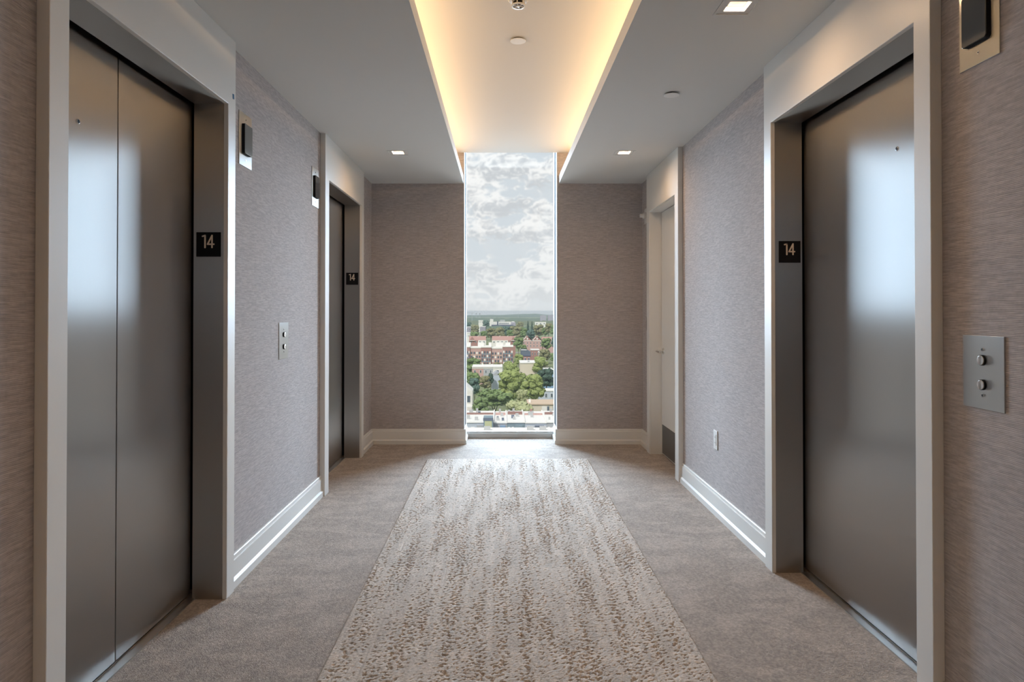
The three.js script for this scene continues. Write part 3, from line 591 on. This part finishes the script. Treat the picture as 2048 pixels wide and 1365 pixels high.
// far ridge and woods
function ridge(name, d, depth, x0, x1, top, m, step, rough, label, category, kind) {
  const nx = Math.round((x1 - x0) / step), nz = 6, pos = [], idx = [];
  for (let j = 0; j <= nz; j++) for (let i = 0; i <= nx; i++) {
    const x = lerp(x0, x1, i / nx), k = Math.sin(Math.PI * j / nz), y = GROUND - 1 + (level(top((x / d) * FOCAL + 1003), d) - GROUND + rough * (noise2(x / (step * 2.2), j * 1.7 + d) + 0.6 * noise2(x / (step * 1.1), j * 2.9))) * Math.pow(k, 0.6);
    pos.push(x, y, -(d + depth * (j / nz - 0.5) + rough * noise2(x / step, j * 3.3 + 50))); if (i < nx && j < nz) { const a = j * (nx + 1) + i, b = a + 1, c = a + nx + 1; idx.push(a, b, c + 1, a, c + 1, c); }
  }
  const g = new THREE.BufferGeometry(); g.setAttribute('position', new THREE.Float32BufferAttribute(pos, 3)); g.setIndex(idx); g.computeVertexNormals();
  const o = shadow(new THREE.Mesh(g, m)); o.name = numbered(name); scene.add(o); return tag(o, label, category, undefined, kind);
}
ridge('hills', 6500, 900, -3400, 3400, (p) => 631 - 3.4 * Math.exp(-(((p - 1062) / 40) ** 2)) - 0.7 * Math.sin(p / 37), std('hill_woods', [0.11, 0.16, 0.09], { roughness: 1 }), 60, 4, 'low blue ridge of hills along the horizon', 'hills', 'structure');
const woodMat = [std('woods_green', [0.10, 0.15, 0.09], { roughness: 1 }), std('woods_olive', [0.13, 0.16, 0.08], { roughness: 1 })];
ridge('distant_woods', 5200, 900, -2600, 2600, () => 632, woodMat[0], 24, 5, 'far band of woods below the ridge of hills', 'woods', 'stuff');
ridge('distant_woods', 3200, 500, -1600, 1600, () => 636.5, woodMat[0], 14, 4, 'band of woods behind the distant grey towers', 'woods', 'stuff');
ridge('distant_woods', 2150, 260, -1100, 1100, () => 642, woodMat[1], 9, 3, 'band of woods behind the white mill', 'woods', 'stuff');
ridge('distant_woods', 1500, 160, -800, 800, () => 652, woodMat[0], 7, 3, 'band of woods in front of the white mill', 'woods', 'stuff');

// trees: lobed crowns covered in leaf sprays
function crownGeometry(seed, lobes, shape) {
  const r = mulberry(seed), out = [], ico = new THREE.IcosahedronGeometry(1, 1), tri = [];
  for (let i = 0; i < lobes; i++) {
    const a = r() * 6.283, [rad, y, s] = shape(r, i / lobes), cx = Math.cos(a) * rad, cz = Math.sin(a) * rad, g = ico.clone().scale(s, s * 0.8, s), p = g.attributes.position;
    for (let k = 0; k < p.count; k++) { const f = 1 + 0.28 * noise3(p.getX(k) * 14 + i, p.getY(k) * 14, p.getZ(k) * 14); p.setXYZ(k, p.getX(k) * f + cx, p.getY(k) * f + y, p.getZ(k) * f + cz); }
    g.deleteAttribute('uv'); g.computeVertexNormals(); out.push(g);
    for (let k = 0; k < 34; k++) { // sprays that stand off the lobe
      const u = r() * 2 - 1, q = r() * 6.283, w = Math.sqrt(1 - u * u), n = new THREE.Vector3(w * Math.cos(q), u, w * Math.sin(q)), c = n.clone().multiplyScalar(s * (0.85 + 0.35 * r())), l = 0.032 + 0.03 * r();
      const e1 = new THREE.Vector3(r() - 0.5, r() - 0.5, r() - 0.5).normalize(), e2 = e1.clone().cross(n).normalize();
      for (const v of [e1.clone().multiplyScalar(l), e2.clone().multiplyScalar(l), e1.clone().multiplyScalar(-l), e1.clone().multiplyScalar(l), e1.clone().multiplyScalar(-l), e2.clone().multiplyScalar(-l)]) tri.push(c.x + v.x + cx, c.y * 0.8 + v.y + y, c.z + v.z + cz);
    }
  }
  const l = new THREE.BufferGeometry(); l.setAttribute('position', new THREE.Float32BufferAttribute(tri, 3)); l.computeVertexNormals(); out.push(l);
  return mergeGeometries(out, false); // crown about 1 wide and 0 to 1 high
}
const round = (r, f) => { const y = 0.12 + 0.78 * Math.pow(f, 0.9), e = Math.sqrt(Math.max(0.02, 1 - ((y - 0.45) / 0.56) ** 2)); return [0.40 * e * Math.sqrt(r()), y, 0.11 + 0.07 * r()]; };
const wide = (r, f) => { const y = 0.35 + 0.5 * r(), e = Math.sqrt(Math.max(0.05, 1 - ((y - 0.45) / 0.6) ** 2)); return [0.46 * e * Math.sqrt(r()), y, 0.09 + 0.06 * r()]; };
const cone = (r, f) => [0.40 * (1 - f) * Math.sqrt(r()), 0.04 + 0.9 * f, 0.13 * (1 - 0.7 * f)];
const crowns = { round: [crownGeometry(1, 46, round), crownGeometry(2, 46, round), crownGeometry(3, 40, round)], wide: [crownGeometry(4, 48, wide)], cone: [crownGeometry(6, 40, cone)] };
const leafMats = { bright: [0.28, 0.34, 0.12], mid: [0.19, 0.27, 0.11], dark: [0.07, 0.12, 0.09], olive: [0.26, 0.26, 0.14], pale: [0.38, 0.41, 0.22], teal: [0.11, 0.18, 0.15] };
const leaf = Object.fromEntries(Object.entries(leafMats).map(([k, v]) => [k, phys('leaves_' + k, v, { roughness: 0.9, side: THREE.DoubleSide })]));
function trunkGeometry() {
  const c = (pts, r) => new THREE.TubeGeometry(new THREE.CatmullRomCurve3(pts.map((p) => new THREE.Vector3(...p))), 8, r, 6);
  return join([c([[0, 0, 0], [0.01, 0.3, 0], [-0.02, 0.55, 0]], 0.030), c([[-0.02, 0.5, 0], [-0.12, 0.72, 0.05], [-0.2, 0.9, 0.05]], 0.016), c([[0, 0.45, 0], [0.1, 0.65, -0.04], [0.19, 0.88, -0.05]], 0.017), c([[-0.01, 0.55, 0], [0.02, 0.75, 0.06], [0.0, 0.92, 0.04]], 0.014)].map((g) => g));
}
const trunkGeo = trunkGeometry();
let turn = 0;
function tree(p, top, width, d, kind, m, label, group) {
  const H = level(top, d) - GROUND, w = width / FOCAL * d * 1.12, ch = kind === 'cone' ? H * 0.92 : Math.min(H * 0.85, Math.max(w * (kind === 'wide' ? 0.72 : 1.0), H * 0.45));
  const t = thing('tree', label, 'tree', [bearing(p, d), GROUND, -d], group), list = crowns[kind];
  const c = shadow(new THREE.Mesh(list[turn++ % list.length], leaf[m])); c.name = 'crown'; c.position.y = H - ch; c.scale.set(w, ch, w); c.rotation.y = turn * 1.7; t.add(c);
  const b = shadow(new THREE.Mesh(trunkGeo, C.bark)); b.name = 'trunk'; b.scale.set(w * 0.8, H - ch * 0.35, w * 0.8); t.add(b);
}
tree(989, 773, 62, 247, 'wide', 'mid', 'spreading green tree with a forked dark trunk behind the white terrace roofs');
tree(1039, 803, 54, 229, 'round', 'pale', 'pale olive leafy tree just behind the white terrace roofs');
tree(962, 795, 30, 231, 'round', 'mid', 'small dark green tree beside the white gabled house');
tree(1024, 739, 54, 300, 'round', 'bright', 'largest bright green tree rising in the middle of the gardens');
tree(1022, 726, 28, 345, 'round', 'bright', 'light green treetop behind the largest garden tree');
tree(1066, 749, 44, 268, 'round', 'bright', 'tall light green tree with a pointed top beside the beige house');
tree(1045, 779, 24, 256, 'round', 'pale', 'small yellow-green tree at the foot of the tall light green one');
tree(1093, 738, 32, 330, 'round', 'dark', 'very dark green tree in front of the blue house');
tree(944, 745, 28, 310, 'round', 'mid', 'green tree behind the white gabled house');
tree(949, 756, 22, 282, 'round', 'teal', 'blue-green tree beside the white gabled house');
tree(970, 752, 22, 319, 'round', 'olive', 'olive brown tree in front of the grey row house');
tree(982, 747, 11, 326, 'round', 'dark', 'slim dark tree beside the pale blue gable wall');
const hue = { bright: 'bright green', mid: 'mid green', olive: 'olive green', teal: 'blue-green' }, gTrees = 'trees round the brick houses', fTrees = 'trees in the far wood belt';
for (const [p, top, w, d, m] of [[945, 716, 32, 450, 'mid'], [995, 725, 18, 430, 'olive'], [1018, 723, 20, 432, 'bright'], [1037, 675, 20, 600, 'mid'], [1038, 709, 18, 494, 'bright'], [1093, 677, 19, 580, 'mid'], [1089, 698, 22, 505, 'olive'], [1080, 714, 28, 428, 'bright'], [1108, 674, 12, 570, 'teal'], [1108, 706, 14, 470, 'mid'], [1048, 690, 12, 590, 'mid']])
  tree(p, top, w, d, 'round', m, `${hue[m]} leafy tree growing between the brick houses and white roofs`, hue[m] + ' ' + gTrees);
for (const [p, top, w, d, m] of [[949, 650, 17, 1000, 'olive'], [949, 664, 20, 800, 'mid'], [935, 645, 16, 1400, 'teal'], [972, 641, 13, 1320, 'teal'], [982, 656, 18, 800, 'olive'], [1000, 655, 19, 830, 'olive'], [1013, 653, 20, 860, 'teal'], [1030, 652, 24, 850, 'olive'], [1044, 655, 18, 890, 'mid'], [1078, 650, 20, 900, 'olive'], [1097, 647, 16, 860, 'olive'], [1108, 651, 14, 840, 'mid'], [1090, 655, 14, 880, 'mid'], [968, 662, 14, 790, 'mid'], [1062, 660, 16, 830, 'teal'], [1040, 644, 14, 1350, 'olive'], [1020, 660, 14, 800, 'mid']])
  tree(p, top, w, d, 'round', m, `distant ${hue[m]} tree in the belt behind the red-roofed houses`, hue[m] + ' ' + fTrees);
tree(1056, 641, 9, 1000, 'cone', 'dark', 'dark pointed conifer, the slimmer of the pair', undefined);
tree(1064, 642, 11, 990, 'cone', 'dark', 'dark pointed conifer, the broader of the pair', undefined);

// the wooded town going on to both sides of what the window shows
{
  const r = mulberry(404), n = 420, im = new THREE.InstancedMesh(crowns.round[0], leaf.mid, n), o = new THREE.Object3D(), col = new THREE.Color();
  for (let i = 0; i < n; i++) {
    const d = 190 + 1300 * Math.pow(r(), 1.3), side = r() < 0.5 ? -1 : 1, edge = (side < 0 ? 0.066 : 0.096) * d + 8, w = 8 + 7 * r(), h = 9 + 8 * r();
    o.position.set(side * (edge + r() * 0.45 * d), GROUND + 1, -d); o.scale.set(w, h, w); o.rotation.y = r() * 6; o.updateMatrix(); im.setMatrixAt(i, o.matrix);
    im.setColorAt(i, col.setRGB(0.8 + 0.5 * r(), 0.85 + 0.35 * r(), 0.8 + 0.4 * r()));
  }
  im.name = 'town_foliage'; shadow(im); scene.add(im); tag(im, 'leafy green foliage going on to both sides of the town', 'foliage', undefined, 'stuff');
}
renderer.render(scene, camera);
